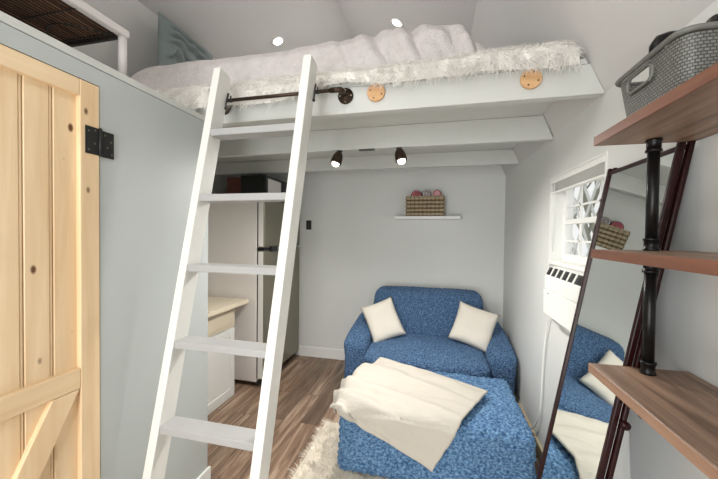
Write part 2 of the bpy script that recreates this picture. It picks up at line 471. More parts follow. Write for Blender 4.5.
# brace runs from under the middle rail at the hinge side down to the far lower corner
a0, a1 = Vector((0, DY1-.074, .938)), Vector((0, DY0+.075, .122))
wv = .075
dirv = (a1-a0).normalized()
p = [(F, DY1-.074, .938), (F, DY1-.074-wv, .938), (F, DY0+.075, .122), (F, DY0+.075+wv*.9, .122)]
p = [(F, .848, .938), (F, .939, .938), (F, .525, .122), (F, .435, .122)]
hexa(bm, p+[(F+.033, y, z) for _, y, z in p], .003)
bmesh.ops.recalc_face_normals(bm, faces=bm.faces)
obj('brace', bm, 'pine', d)
def hinge(z):
    h = obj('hinge', box(new(), F+.034, F+.037, DY1-.055, DY1-.004, z-.054, z+.054, .001), 'blackp', d)
    h['label'] = 'black butt hinge'
    for s in (-1, 1):
        pass
    bm = new(); box(bm, XP+.0005, XP+.007, DY1+.006, DY1+.058, z-.056, z+.05, .001); obj('wall_leaf', bm, 'blackp', h)
    bm = new(); tube(bm, [(F+.038, DY1+.001, z-.056), (F+.038, DY1+.001, z+.056)], .006); obj('pin', bm, 'blackp', h, True)
    bm = new()
    for yy, zz in ((-.043, .035), (-.018, .042), (-.043, -.038), (-.02, -.01), (.02, .034), (.045, .012), (.03, -.014), (.048, -.04)):
        lathe(bm, [(.0042, 0), (.0042, .0012), (0, .0016)], (F+.036 if yy < 0 else XP+.0065, DY1+yy, z+zz), (1, 0, 0), 10)
    obj('screw', bm, 'screw', h)
hinge(1.908); hinge(.35)

# ------------------------------------------------------------------ ladder
def lad(z):  # front inner edge of the left rail at height z
    return Vector((-1.108+(z-2.065)*.0356, 1.388+(z-2.065)*.186, z))
LW = .46
lp = lad(0)
ladder = thing('loft_ladder', 'white painted loft ladder with grey treads leaning on the loft beam', 'ladder', (lp.x+LW/2, lp.y, 0))
def rail(xo0, xo1, ztop, nm):
    a, b = lad(0), lad(ztop); dp = .088
    bm = new()
    hexa(bm, [(a.x+xo0, a.y, 0), (a.x+xo1, a.y, 0), (a.x+xo1, a.y+dp, 0), (a.x+xo0, a.y+dp, 0),
              (b.x+xo0, b.y, ztop), (b.x+xo1, b.y, ztop), (b.x+xo1, b.y+dp, ztop-.018), (b.x+xo0, b.y+dp, ztop-.018)], .004)
    return obj(nm, bm, 'ladder', ladder)
rl = rail(-.042, 0, 2.410, 'rail'); rr = rail(LW, LW+.043, 2.417, 'rail')
for zt in (2.07, 1.735, 1.398, 1.043+.012, .70, .36):
    p = lad(zt)
    obj('tread', box(new(), p.x+.0005, p.x+LW-.0005, p.y+.002, p.y+.09, zt-.034, zt, .003), 'tread', ladder)
for x in (lad(2.3).x, lad(2.3).x+LW+.04):     # hooks that hang the ladder on the pipe
    y = lad(2.3).y
    bm = new()
    tube(bm, [(x+.006, y+.084, 2.30), (x+.006, y+.08, 2.285), (x+.009, y+.062, 2.25), (x+.006, y+.06, 2.21)], .0045, 8)
    lathe(bm, [(0, -.008), (.007, -.004), (.007, .004), (0, .008)], (x+.006, y+.06, 2.21), (0, 0, 1), 10)
    lathe(bm, [(0, -.008), (.008, -.004), (.008, .004), (0, .008)], (x+.012, y+.095, 2.262), (0, 0, 1), 10)
    tube(bm, [(x+.012, y+.095, 2.268), (x+.012, y+.095, 2.29)], .004, 8)
    obj('hook', bm, 'blackp', ladder, True)

# pipe rail on the loft beam
py = YP-.085; pz = 2.287
pr = thing('pipe_rail', 'dark iron pipe rail on the loft beam behind the ladder', 'rail', (-.476, YP, 2.28))
obj('pipe', tube(new(), [(-1.19, py, pz), (-.50, py, pz)], .0095, 12), 'bronze', pr, True)
def flange(nm, x, z, par, y=YP, ax=(0, -1, 0), r=.042, m='bronze'):
    o = Vector((x, y, z)); ax = Vector(ax)
    bm = new(); lathe(bm, [(0, 0.001), (r, .001), (r, .007), (r*.55, .010), (r*.42, .026), (0, .026)], o, ax, 28)
    f = obj(nm, bm, m, par, True)
    u = ax.orthogonal().normalized(); w = ax.cross(u)
    for k in range(4):
        a = PI/4+k*PI/2
        bm = new(); lathe(bm, [(.005, .007), (.005, .010), (0, .011)], o+(u*math.cos(a)+w*math.sin(a))*r*.74, ax, 10)
        obj('screw', bm, 'screw', f)
    return f
for x, s in ((-.476, -1), (-1.215, 1)):
    flange('flange', x, pz, pr)
    bm = new(); tube(bm, [(x, YP-.02, pz), (x, py+.012, pz), (x+s*.006, py+.003, pz), (x+s*.018, py, pz), (x+s*.06, py, pz)], [.014, .014, .0145, .014, .0135], 12)
    obj('elbow', bm, 'bronze', pr, True)
for x, z, t in ((-.31, 2.291, 'round wooden disc on the loft beam beside the pipe flange'),
                (.428, 2.287, 'round wooden disc alone near the right end of the loft beam')):
    bm = new(); lathe(bm, [(0, .001), (.047, .001), (.047, .012), (.045, .014), (0, .014)], (x, YP+.002, z), (0, -1, 0), 32)
    o = obj('wood_disc', bm, 'disc'); tag(o, t, 'wood disc', 'wooden discs on the loft beam')
    for k in range(4):
        a = PI/4+k*PI/2+.4
        bm = new(); lathe(bm, [(.004, .0), (.004, .0155), (0, .0155)], (x+.032*math.cos(a), YP+.002, z+.032*math.sin(a)), (0, -1, 0), 8)
        obj('screw_hole', bm, 'bronze', o)

# ------------------------------------------------------------------ loft bed
bed = thing('mattress', 'white mattress on the loft floor under the plush blanket', 'mattress', (-.95, 2.4, 2.36))
softbox_m = softbox(new(), -2.02, .12, 1.80, 3.2, 2.361, 2.60, .06, 14, 10, 4)
obj('mattress_body', softbox_m, 'white', bed, True)
bm = new()
def blanket(u, v):
    x = -2.08+u*2.34
    # profile from the deck up the front, over the top
    s = v
    pf = [(1.74, 2.40), (1.745, 2.50), (1.76, 2.60), (1.80, 2.655), (1.9, 2.685), (2.2, 2.68), (2.7, 2.67), (3.22, 2.66)]
    t = s*(len(pf)-1); i = min(int(t), len(pf)-2); f = t-i
    y = pf[i][0]*(1-f)+pf[i+1][0]*f; z = pf[i][1]*(1-f)+pf[i+1][1]*f
    z += .012*noise.noise(Vector((x*2.2, y*2, 1)))+.006*noise.noise(Vector((x*9, y*9+z*9, 3)))
    z += .034*max(0, min(1, (x+.9)/.9))*min(1, s*4)
    if x > -.75:                                   # bunched folds towards the right end
        k = min(1, (x+.75)/.5)
        w = math.sin(x*34+(z-2.4)*16+2.2*noise.noise(Vector((x*3, z*4, 8))))
        w2 = math.sin(x*61+(z-2.4)*30+3*noise.noise(Vector((x*4, z*5, 3))))
        y -= k*(.020*w+.012*w2)*min(1, s*6)
        z += k*.002*w
    z += .007*noise.noise(Vector((x*5, y*6, 6)))*min(1, s*3)
    e = 0
    if x > .0: e = ((x)/.26)**2.2*.20
    if x < -1.9: e += ((-1.9-x)/.18)**2*.06
    z = max(2.375, z-e*min(1, (z-2.36)/.2))
    y -= .012*noise.noise(Vector((x*6, z*8, 11)))
    return Vector((x, y, z))
grid(bm, 170, 60, blanket)
o = obj('plush_blanket', bm, 'plush', None, True)
sm = o.modifiers.new('thick', 'SOLIDIFY'); sm.thickness = .012; sm.offset = 1
tag(o, 'pinkish grey plush blanket heaped over the loft mattress', 'blanket')

# fur throw along the loft edge
def fur_prof(x, t):
    edge = 2.330+.012*math.exp(-((x+.45)/.14)**2)+.008*math.sin(x*9)+.010*noise.noise(Vector((x*3, 0, 2)))-.045*min(1, max(0, (-.6-x)/.3))
    r_ = .018*min(1, max(0, (x+.2)/.5))
    pf = [(1.815, 2.405), (1.755, 2.43+r_), (1.70, 2.44+r_), (1.66, 2.42+r_), (1.637, 2.375), (1.630, edge)]
    k = t*(len(pf)-1); i = min(int(k), len(pf)-2); f = k-i
    z = pf[i][1]*(1-f)+pf[i+1][1]*f
    end = max(0, (x-.52)/.1)
    if x > .52: z = z-.03*end**2*(1-t)
    return Vector((x, pf[i][0]*(1-f)+pf[i+1][0]*f, max(z, 2.363 if t < .6 else 0)))
bm = new()
X0, X1 = -2.0, .622
grid(bm, 120, 14, lambda u, v: fur_prof(X0+u*(X1-X0), v))
sites = []
random.seed(3)
for _ in range(15000):
    t = random.random()**.7; x = random.uniform(X0, X1)
    p = fur_prof(x, t)
    a, b = fur_prof(x, max(0, t-.05)), fur_prof(x, min(1, t+.05))
    tg = (b-a).normalized(); nrm = Vector((0, tg.z, -tg.y))
    if nrm.y > 0 and nrm.z < 0: nrm = -nrm
    nrm = Vector((0, -abs(nrm.y), abs(nrm.z)))
    dr = nrm*.75+tg*.45+Vector((random.uniform(-.5, .5), random.uniform(-.3, .3), random.uniform(-.3, .3)))
    clump = noise.noise(Vector((x*17, t*4, 4)))*1.3
    dr.x += clump*.8
    if x > .57: dr.x = min(dr.x, .0)
    L = random.uniform(.03, .068)*(1-.6*math.exp(-((x+.45)/.14)**2)*(t > .6))
    sites.append((p, dr, L, (random.uniform(-.2, .2)+clump*.3, -.05, -.75)))
strands(bm, sites, .0013, 3)
o = obj('fur_throw', bm, 'fur'); tag(o, 'shaggy white faux fur throw draped along the loft edge', 'throw')

# ruffled pillow leaning on the left roof slope
bm = new()
Zp = 2.93
pillow(bm, (-2.035, 2.26, 2.925), (.0, 1, .0), (.03, 0, 1), (1, 0, -.03), .56, .53, .12, 56, .012, 3, .05)
o = obj('ruffled_pillow', bm, 'sage', None, True); tag(o, 'ruffled grey green pillow leaning on the roof slope at the bed head', 'pillow')
bm = new()
softbox(bm, -2.07, -1.86, 2.05, 2.7, 2.69, 2.80, .05, 8, 10, 4)

# storage rack on the bathroom roof
rk = thing('wire_rack', 'pale framed low rack with dark wire and boards on the bathroom roof', 'rack', (-1.55, .8, 2.236))
rz = 2.432
A, B = Vector((-1.372, 1.185)), Vector((-1.69, 1.185))
obj('frame_rail', box(new(), -1.41, -1.375, .30, 1.19, rz, rz+.034, .006), 'rackframe', rk)
obj('frame_rail', box(new(), -1.84, -1.805, .30, 1.19, rz, rz+.034, .006), 'darkwire', rk)
for y in (.30, 1.165):
    obj('end_rail', box(new(), -1.806, -1.408, y, y+.022, rz+.002, rz+.03, .004), 'darkwire', rk)
for x, y, m in ((-1.395, 1.17, 'rackframe'), (-1.395, .33, 'rackframe'), (-1.80, 1.16, 'darkwire'), (-1.80, .33, 'darkwire')):
    bm = new(); lathe(bm, [(0, 0), (.017, 0), (.017, .2), (0, .2)], (x, y, 2.2365), (0, 0, 1), 16)
    l = obj('leg', bm, m, rk, True)
for k in range(5):
    x = -1.80+.078*k
    obj('board', box(new(), x+.002, x+.070, .33, 1.16, rz+.014, rz+.028, .002), 'rackwood', rk)
bm = new()
for k in range(20): x = -1.795+.0205*k; tube(bm, [(x, .32, rz+.006), (x, 1.17, rz+.006)], .0022, 6)
for k in range(6): y = .36+.155*k; tube(bm, [(-1.80, y, rz+.002), (-1.40, y, rz+.002)], .003, 6)
tube(bm, [(-1.78+.036*k, 1.16-.13*math.sin(k/10*PI), rz+.001) for k in range(11)], .003, 6)
obj('wire_grid', bm, 'darkwire', rk)
obj('side_panel', box(new(), -1.86, -1.842, .30, 1.19, rz-.045, rz+.03, .002), 'wickerd', rk)

# recessed lights in the ceiling over the bed
def lz(x): return CZ+(RZ-CZ)*((x-CL)/(RX-CL) if x < RX else (CR-x)/(CR-RX))
def recessed(x, y, label):
    z = lz(x); sl = (RZ-CZ)/(RX-CL)*(1 if x < RX else -1)
    n = Vector((sl, 0, -1)).normalized()
    o = thing('recessed_light', label, 'ceiling light', (x, y, z), 'recessed lights over the loft')
    bm = new(); lathe(bm, [(.047, .0005), (.062, .0005), (.060, .006), (.045, .006), (.045, .001)], (x, y, z), n, 32)
    obj('trim_ring', bm, 'white', o, True)
    bm = new(); lathe(bm, [(0, .0035), (.0455, .0035), (.0455, .001)], (x, y, z), n, 32)
    obj('diffuser', bm, 'lampdisc', o)
    return x, y, z, n
def lamp(x, y, z, n, e, size=.12):
    L = bpy.data.lights.new('recessed_lamp', 'AREA'); L.shape = 'DISK'; L.size = size; L.energy = e; L.color = (1, .985, .965)
    lo = bpy.data.objects.new('recessed_lamp', L); C.objects.link(lo)
    lo.location = Vector((x, y, z))+n*.02; lo.rotation_euler = n.to_track_quat('-Z', 'Y').to_euler()
LE = 4
lamp(*recessed(-1.57, 2.96, 'lit recessed ceiling light over the left half of the loft bed'), LE)
lamp(*recessed(-.37, 2.98, 'lit recessed ceiling light over the right half of the loft bed'), LE)
for x in (-1.46, -.335):
    for y in (.35, -.9):
        z = lz(x); n = Vector((.45*(1 if x < RX else -1), 0, -1)).normalized()
        lamp(x, y, z, n, 4 if y > 0 else 6, .14)

# ------------------------------------------------------------------ kitchen
cab = thing('base_cabinet', 'white shaker base cabinet with a beige drawer behind the ladder', 'cabinet', (-2.2, 2.2, 0))
cx = -1.845
obj('carcass', box(new(), XL+.01, cx-.018, YP+.02, 2.67, .02, .845, .002), 'trim', cab)
obj('plinth', box(new(), XL+.01, cx-.002, YP+.02, 2.668, 0, .02), 'trim', cab)
dr = obj('drawer_front', box(new(), cx-.018, cx, 1.70, 2.667, .66, .83, .004), 'beige', cab)
bm = new(); box(bm, cx, cx+.004, 1.74, 2.61, .695, .70); obj('drawer_bead', bm, 'beige', dr)
dd = bm = new()
box(bm, cx-.018, cx-.006, 1.72, 2.655, .04, .635)
for a in ((1.70, 2.667, .575, .645), (1.70, 2.667, .025, .085), (1.70, 1.76, .085, .575), (2.607, 2.667, .085, .575)):
    box(bm, cx-.018, cx, *a, .002, 1)
obj('cabinet_door', bm, 'trim', cab)
o = obj('countertop', box(new(), XL+.005, -1.80, YP+.015, 2.83, .847, .888, .004), 'counter')
tag(o, 'pale wooden worktop on the white base cabinet', 'worktop')

fr = thing('refrigerator', 'stainless two door refrigerator against the back wall behind the ladder', 'refrigerator', (-2.1, 3.27, 0))
fx = -1.645; fy0, fy1 = 2.852, 3.70
obj('body', box(new(), -2.5, fx-.085, fy0, fy1, .045, 1.89, .006), 'fridge', fr)
def fdoor(z0, z1):
    o = obj('door', box(new(), fx-.072, fx, fy0, fy1, z0, z1, .012, 3), 'steel', fr)
    obj('edge_strip', box(new(), fx-.066, fx-.012, fy0-.0025, fy0+.002, z0+.012, z1-.012, .001), 'white', o)
    obj('gasket', box(new(), fx-.085, fx-.072, fy0+.008, fy1-.008, z0+.01, z1-.01), 'gasket', o)
    return o
d1 = fdoor(.075, 1.375); d2 = fdoor(1.40, 1.885)
h = obj('hinge', box(new(), fx-.075, fx+.006, fy0-.006, fy0+.1, 1.377, 1.398, .003), 'blackp', fr)
bm = new(); box(bm, fx, fx+.03, fy0+.10, fy0+.22, 1.36, 1.415, .006); obj('handle', bm, 'blackp', fr)
for x, y in ((fx-.1, fy0+.05), (fx-.1, fy1-.05), (-2.45, fy0+.05), (-2.45, fy1-.05)):
    obj('foot', lathe(new(), [(0, 0), (.025, 0), (.025, .05), (0, .05)], (x, y, 0), (0, 0, 1), 14), 'gasket', fr)

mw = thing('microwave', 'black microwave oven on top of the refrigerator', 'microwave', (-1.9, 3.3, 1.89))
obj('case', box(new(), -2.035, -1.762, 3.03, 3.56, 1.900, 2.165, .006), 'blackp', mw)
w = obj('door', box(new(), -1.761, -1.737, 3.03, 3.42, 1.904, 2.16, .005), 'blackp', mw)
obj('door_window', box(new(), -1.7375, -1.7355, 3.08, 3.37, 1.94, 2.13, .001), 'fridge', w)
obj('control_panel', box(new(), -1.761, -1.738, 3.424, 3.56, 1.904, 2.16, .005), 'blackp', mw)
bm = new()
for k in range(5): box(bm, -2.0+.045*k, -1.97+.045*k, 3.028, 3.031, 1.925, 1.931)
obj('vent', bm, 'gasket', mw)
for x in (-2.0, -1.79):
    for y in (3.07, 3.52): obj('foot', lathe(new(), [(0, 0), (.012, 0), (.012, .01), (0, .01)], (x, y, 1.8905), (0, 0, 1), 10), 'gasket', mw)
o = obj('cardboard_box', box(new(), -2.215, -2.045, 3.05, 3.5, 1.8905, 2.15, .003), 'box'); tag(o, 'reddish brown box beside the microwave on the refrigerator', 'box')

sw = thing('wall_switch', 'black light switch plate on the back wall left of the loveseat', 'switch', (-1.538, YB, 1.655))
obj('plate', box(new(), -1.575, -1.505, YB-.007, YB-.0005, 1.597, 1.713, .002), 'blackp', sw)
obj('toggle', box(new(), -1.546, -1.534, YB-.018, YB-.007, 1.64, 1.668, .002), 'gasket', sw)
for z in (1.62, 1.69):
    bm = new(); lathe(bm, [(.003, 0), (.003, .001), (0, .0015)], (-1.54, YB-.007, z), (0, -1, 0), 8)
    obj('screw', bm, 'screw', sw)

# floating shelf, wicker basket, plain cloth rolls standing in for dolls
o = obj('floating_shelf', box(new(), -.445, .268, YB-.16, YB-.0005, 1.722, 1.757, .004), 'trim'); tag(o, 'white floating shelf on the back wall under the wicker basket', 'shelf')
def wicker():
    b = thing('wicker_basket', 'rectangular woven tan basket on the white floating shelf', 'basket', (-.115, YB-.085, 1.757))
    x0, x1, y0, y1, z0, z1 = -.31, .085, YB-.150, YB-.016, 1.758, 1.972
    bm = new()
    for a in ((x0+.004, x1-.004, y0+.004, y0+.010, z0+.004, z1-.01), (x0+.004, x1-.004, y1-.010, y1-.004, z0+.004, z1-.01),
              (x0+.004, x0+.01, y0+.01, y1-.01, z0+.004, z1-.01), (x1-.01, x1-.004, y0+.01, y1-.01, z0+.004, z1-.01), (x0+.004, x1-.004, y0+.004, y1-.004, z0, z0+.006)):
        box(bm, *a)
    obj('lining', bm, 'wickerd', b)
    bm = new()
    rows = 5; hz = (z1-z0)/rows
    cols = 9
    per = [((x0, y0), (x1, y0), cols), ((x1, y0), (x1, y1), 4), ((x1, y1), (x0, y1), cols), ((x0, y1), (x0, y0), 4)]
    for r in range(rows):
        z = z0+hz*(r+.5)
        pts = []; c = 0
        for (xa, ya), (xb, yb), n in per:
            nx, ny = (yb-ya), -(xb-xa); l = math.hypot(nx, ny); nx /= l; ny /= l
            for i in range(n*3):
                f = i/(n*3); ph = math.sin(f*n*PI); ph2 = math.sin(PI*min(1, f*n*.5, (1-f)*n*.5)*.5)
                o_ = .014*abs(ph)-.008
                pts.append((xa+(xb-xa)*f+nx*o_, ya+(yb-ya)*f+ny*o_, z))
        pts.append(pts[0]); tube(bm, pts, hz*.36, 6, False)
    obj('weave', bm, 'wicker', b, True)
    for i in range(cols+1):
        x = x0+(x1-x0)*i/cols
        for y in (y0-.003, y1+.003):
            obj('stake', box(new(), x-.007, x+.007, y-.003, y+.003, z0, z1), 'wickerd', b)
    bm = new(); tube(bm, [(x0, y0, z1), (x1, y0, z1), (x1, y1, z1), (x0, y1, z1), (x0, y0, z1)], .009, 8, False); obj('rim', bm, 'wicker', b, True)
wicker()
for x, z, rx, m1, m2, t in ((-.215, 1.985, .072, 'pink', 'navy', 'pink rolled doll stand-in with dark band at the left of the wicker basket'),
                       (-.105, 1.998, .062, 'pale', 'navy', 'white rolled doll stand-in with dark band in the middle of the wicker basket'),
                       (.01, 1.996, .062, 'pink', 'pale', 'pink and white rolled doll stand-in at the right of the wicker basket')):
    bm = new(); ax = Vector((.25, -1, .2)).normalized()
    o_ = Vector((x, YB-.087, z))
    lathe(bm, [(0, -.045), (rx*.6, -.042), (rx*.72, -.03), (rx*.74, .03), (rx*.6, .042), (0, .046)], o_, ax, 20)
    c = obj('doll_stand_in', bm, m1, None, True); tag(c, t, 'doll stand-in', 'doll stand-ins in the wicker basket')
    bm = new(); lathe(bm, [(rx*.74, -.012), (rx*.79, -.008), (rx*.79, .030), (rx*.72, .036)], o_, ax, 20); obj('band', bm, m2, c, True)
    bm = new()
    for k in range(2):
        pts = []
        for a in range(20): pts.append(o_+ax*.046+Matrix.Rotation(a*.75, 3, ax) @ (ax.orthogonal().normalized()*(rx*.1+a*rx*.024)))
    tube(bm, pts, .003, 5); obj('fold', bm, m2, c)

# spotlights under the second joist
def spot(x, tilt, label):
    o = thing('spotlight', label, 'spotlight', (x, 2.322, 2.178), 'black spotlights under the loft')
    obj('mount', lathe(new(), [(0, 0), (.022, 0), (.022, -.006), (.012, -.012), (0, -.012)], (x, 2.322, 2.1775), (0, 0, 1), 20), 'blackp', o, True)
    ax = Vector(tilt).normalized(); p = Vector((x, 2.318, 2.166))
    obj('shade', lathe(new(), [(0, -.004), (.020, 0), (.032, .018), (.040, .045), (.042, .075), (.041, .092), (.037, .092), (.034, .06), (0, .055)], p, ax, 24), 'bronze', o, True)
    obj('bulb', lathe(new(), [(0, .062), (.022, .066), (.030, .085), (.027, .104), (.015, .114), (0, .117)], p, ax, 20), 'bulb', o, True)
    L = bpy.data.lights.new('spot_lamp', 'SPOT'); L.energy = 60; L.spot_size = 2.75; L.spot_blend = .9; L.shadow_soft_size = .03; L.color = (1, .97, .93)
    lo = bpy.data.objects.new('spot_lamp', L); C.objects.link(lo); lo.location = p+ax*.122
    lo.rotation_euler = ax.to_track_quat('-Z', 'Y').to_euler()
spot(-.712, (-.28, -.2, -1), 'black spotlight under the loft joist, nearer the ladder')
spot(-.262, (.24, -.2, -1), 'black spotlight under the loft joist, above the floating shelf')
o = obj('mounting_plate', box(new(), -.56, -.44, 2.301, 2.34, 2.172, 2.1775, .001), 'blackp'); tag(o, 'thin dark plate under the joist between the two spotlights', 'plate')

# ------------------------------------------------------------------ window, blind, air conditioner
wn = bpy.data.objects.new('window_1', None); C.objects.link(wn); wn.location = (XR, (WY0+WY1)/2, WZ0); wn['kind'] = 'structure'
xg = XR+.085
bm = new()
box(bm, XR-.004, XR+T, WY1-.012, WY1, WZ0, WZ1); box(bm, XR-.004, XR+T, WY0, WY0+.012, WZ0, WZ1)
box(bm, XR-.004, XR+T, WY0+.012, WY1-.012, WZ1-.012, WZ1); box(bm, XR-.01, XR+T, WY0+.012, WY1-.012, 1.372, 1.392)
obj('window_liner', bm, 'trim', wn)
bm = new(); f0, f1, g0, g1 = WY0+.012, WY1-.012, 1.392, WZ1-.012
for a in ((f0, f0+.035, g0, g1), (f1-.035, f1, g0, g1), (f0+.035, f1-.035, g1-.035, g1), (f0+.035, f1-.035, g0, g0+.045), (f0+.035, f1-.035, 1.625, 1.655)):
    box(bm, xg-.015, xg+.02, *a, .002, 1)
obj('sash', bm, 'trim', wn)
bm = new()
for z in (1.735, 1.52): box(bm, xg-.004, xg+.006, f0+.03, f1-.03, z-.006, z+.006)
for k in (1, 2): y = f0+(f1-f0)*k/3; box(bm, xg-.004, xg+.006, y-.007, y+.007, g0+.03, g1-.03)
obj('muntins', bm, 'trim', wn)
obj('pane', box(new(), xg, xg+.003, f0+.02, f1-.02, g0+.02, g1-.02), 'glass', wn)

bl = thing('window_blind', 'white mini blind raised to the top of the window', 'blind', (XR, (WY0+WY1)/2, WZ1))
by0, by1 = WY0+.014, WY1-.014
obj('headrail', box(new(), XR-.006, XR+.034, by0, by1, 1.886, 1.917, .003), 'white', bl)
for k in range(8):
    z = 1.882-.0056*k
    obj('slat', box(new(), XR+.001, XR+.027, by0+.005, by1-.005, z-.0018, z, .0006, 1), 'white', bl)
obj('bottom_rail', box(new(), XR+.0, XR+.028, by0+.005, by1-.005, 1.823, 1.836, .003), 'white', bl)
obj('wand', tube(new(), [(XR-.004, 2.25, 1.89), (XR-.006, 2.252, 1.7), (XR-.004, 2.27, 1.45)], .0028, 8), 'white', bl, True)

ac = thing('air_conditioner', 'white window air conditioner with black vents under the window panes', 'air conditioner', (XR, 1.9, 1.06))
ax0 = .655
ay0, ay1 = WY0+.016, 2.125
bm = new()
# cross-section: sloped vent panel on top front
sec = [(XR+.11, 1.075), (ax0+.008, 1.075), (ax0, 1.085), (ax0, 1.318), (ax0+.022, 1.368), (XR+.11, 1.370)]
a = [bm.verts.new((x, ay0, z)) for x, z in sec]; b = [bm.verts.new((x, ay1, z)) for x, z in sec]
bm.faces.new(a); bm.faces.new(list(reversed(b)))
for i in range(len(sec)): j = (i+1) % len(sec); bm.faces.new((a[j], a[i], b[i], b[j]))
bmesh.ops.recalc_face_normals(bm, faces=bm.faces)
obj('case', bm, 'white', ac)
obj('front_panel', box(new(), ax0-.012, ax0, ay0+.004, ay1-.004, 1.088, 1.232, .004), 'white', ac)
obj('control_strip', box(new(), ax0-.007, ax0, ay0+.004, ay1-.004, 1.238, 1.312, .003), 'white', ac)
sl = Vector((.022, 0, .050)); sn = Vector((-.050, 0, .022)).normalized()
def onslope(bm, y0, y1, s0, s1, h0, h1):
    o = Vector((ax0, 0, 1.318)); P = []
    for h in (h0, h1):
        for y, s in ((y0, s0), (y1, s0), (y1, s1), (y0, s1)):
            q = o+sl*s+sn*h; P.append((q.x, y, q.z))
    hexa(bm, P); bmesh.ops.recalc_face_normals(bm, faces=bm.faces)
bm = new(); onslope(bm, ay0+.01, ay1-.008, .06, .94, -.001, .002); v = obj('vent_panel', bm, 'blackp', ac)
n = 6; w = (ay1-ay0-.018)/n
for k in range(1, n):
    y = ay0+.01+w*k; bm = new(); onslope(bm, y-.006, y+.006, .02, .98, .002, .006); obj('vent_divider', bm, 'white', v)
for k in range(n):
    y = ay0+.01+w*(k+.5); bm = new(); onslope(bm, y-.002, y+.002, .2, .8, .002, .004); obj('vent_fin', bm, 'gasket', v)
obj('badge', box(new(), ax0-.0135, ax0-.012, 2.03, 2.055, 1.215, 1.219), 'gasket', ac)
obj('support_ledge', box(new(), XR-.05, XR-.0005, ay0, ay1+.02, 1.045, 1.066, .003), 'trim', ac)
cord = [(.70, 2.127, 1.10), (.715, 2.17, 1.09), (.722, 2.25, 1.04), (.724, 2.31, .93), (.724, 2.36, .72), (.724, 2.385, .46), (.722, 2.42, .30), (.71, 2.50, .17), (.70, 2.60, .115), (.70, 2.70, .10)]
def smooth(pts, n=6):
    out = []
    P = [Vector(p) for p in pts]
    for i in range(len(P)-1):
        p0, p1, p2, p3 = P[max(i-1, 0)], P[i], P[i+1], P[min(i+2, len(P)-1)]
        for k in range(n):
            t = k/n
            out.append(.5*((2*p1)+(p2-p0)*t+(2*p0-5*p1+4*p2-p3)*t*t+(3*p1-p0-3*p2+p3)*t**3))
    out.append(P[-1]); return out
obj('power_cord', tube(new(), smooth(cord), .0065, 8), 'white', ac, True)
pl = obj('plug', box(new(), .685, .715, 2.69, 2.76, .085, .12, .006), 'box', ac)
pl['label'] = 'reddish brown plug'

# outside: pale lattice fence and a bare tree
gr = obj('ground', box(new(), 1.2, 9, -1, 12, -.3, -.25), 'ground'); gr['kind'] = 'structure'
FX, FA, FB = 1.62, 2.5, 6.2
lf = thing('lattice_fence', 'white diagonal lattice screen outside the window', 'fence', (FX, 4.3, -.25))
for y in (FA, FB): obj('post', box(new(), FX-.04, FX+.04, y-.04, y+.04, -.25, 2.9), 'fence', lf)
for z in (-.05, 2.8): obj('rail', box(new(), FX-.03, FX+.03, FA+.04, FB-.04, z-.03, z+.03), 'fence', lf)
bm = new()
for k in range(-9, 14):
    for s_ in (1, -1):
        yc = FA+.04+k*.36
        ya, za, yb, zb = (yc, 0, yc+2.0, 2.77) if s_ == 1 else (yc+2.0, 0, yc, 2.77)
        lo, hi = FA+.04, FB-.04
        tA, tB = (lo-ya)/(yb-ya), (hi-ya)/(yb-ya)
        if tA > tB: tA, tB = tB, tA
        t0, t1 = max(0, tA), min(1, tB)
        if t1-t0 < .02: continue
        P0 = Vector((FX+.006*s_, ya+(yb-ya)*t0, za+(zb-za)*t0)); P1 = Vector((FX+.006*s_, ya+(yb-ya)*t1, za+(zb-za)*t1))
        dv = (P1-P0).normalized(); sd = dv.cross(Vector((1, 0, 0)))*.02; tx = Vector((.005, 0, 0))
        hexa(bm, [P0-sd-tx, P0+sd-tx, P0+sd+tx, P0-sd+tx, P1-sd-tx, P1+sd-tx, P1+sd+tx, P1-sd+tx])
bmesh.ops.recalc_face_normals(bm, faces=bm.faces)
obj('lattice', bm, 'fence', lf)
random.seed(11)
bm = new()
def branch(p, d_, r, L, depth):
    pts = [p]; q = p.copy(); dd_ = d_.copy()
    for _ in range(4):
        dd_ = (dd_+Vector((random.uniform(-.2, .2), random.uniform(-.25, .25), random.uniform(-.05, .25)))).normalized(); q = q+dd_*L/4; pts.append(q.copy())
    tube(bm, pts, [r*(1-.12*i) for i in range(5)], 6)
    if depth:
        for k in range(3): branch(pts[2+k % 3], (dd_+Vector((random.uniform(-.9, .9), random.uniform(-1, 1), random.uniform(-.1, .7)))).normalized(), r*.55, L*.72, depth-1)
branch(Vector((2.9, 6.4, -.25)), Vector((0, 0, 1)), .09, 1.7, 4)
o = obj('bare_tree', bm, 'leaf'); tag(o, 'bare branching tree outside the window beyond the lattice', 'tree')

# ------------------------------------------------------------------ loveseat and ottoman
sofa = thing('loveseat', 'blue crinkled slipcovered loveseat against the back wall', 'sofa', (-.07, 3.3, 0))
sx0, sx1 = -.845, .70
def nz(p, a=.006, s=7): return a*noise.noise(Vector((p[0]*s, p[1]*s, p[2]*s)))
def f_base(u, v, w, p): return p
obj('base', softbox(new(), sx0+.02, sx1-.02, 2.955, 3.66, .015, .30, .03, 16, 8, 4), 'sofa', sofa, True)
def f_back(u, v, w, p):
    t = max(0, w)
    p = Vector(p); p.x = -.07+(p.x+.07)*(1-.05*max(0, w)**2)
    p.y += .10*(w)*.5            # leans back
    p.y -= .03*(1-u*u)*(1-w*w)*(1 if v < 0 else 0)
    p.z += .012*(1-u*u)*max(0, w) + nz(p, .008, 4)
    return p
obj('backrest', softbox(new(), -.66, .51, 3.38, 3.63, .30, .955, .075, 24, 8, 14, f_back), 'sofa', sofa, True)
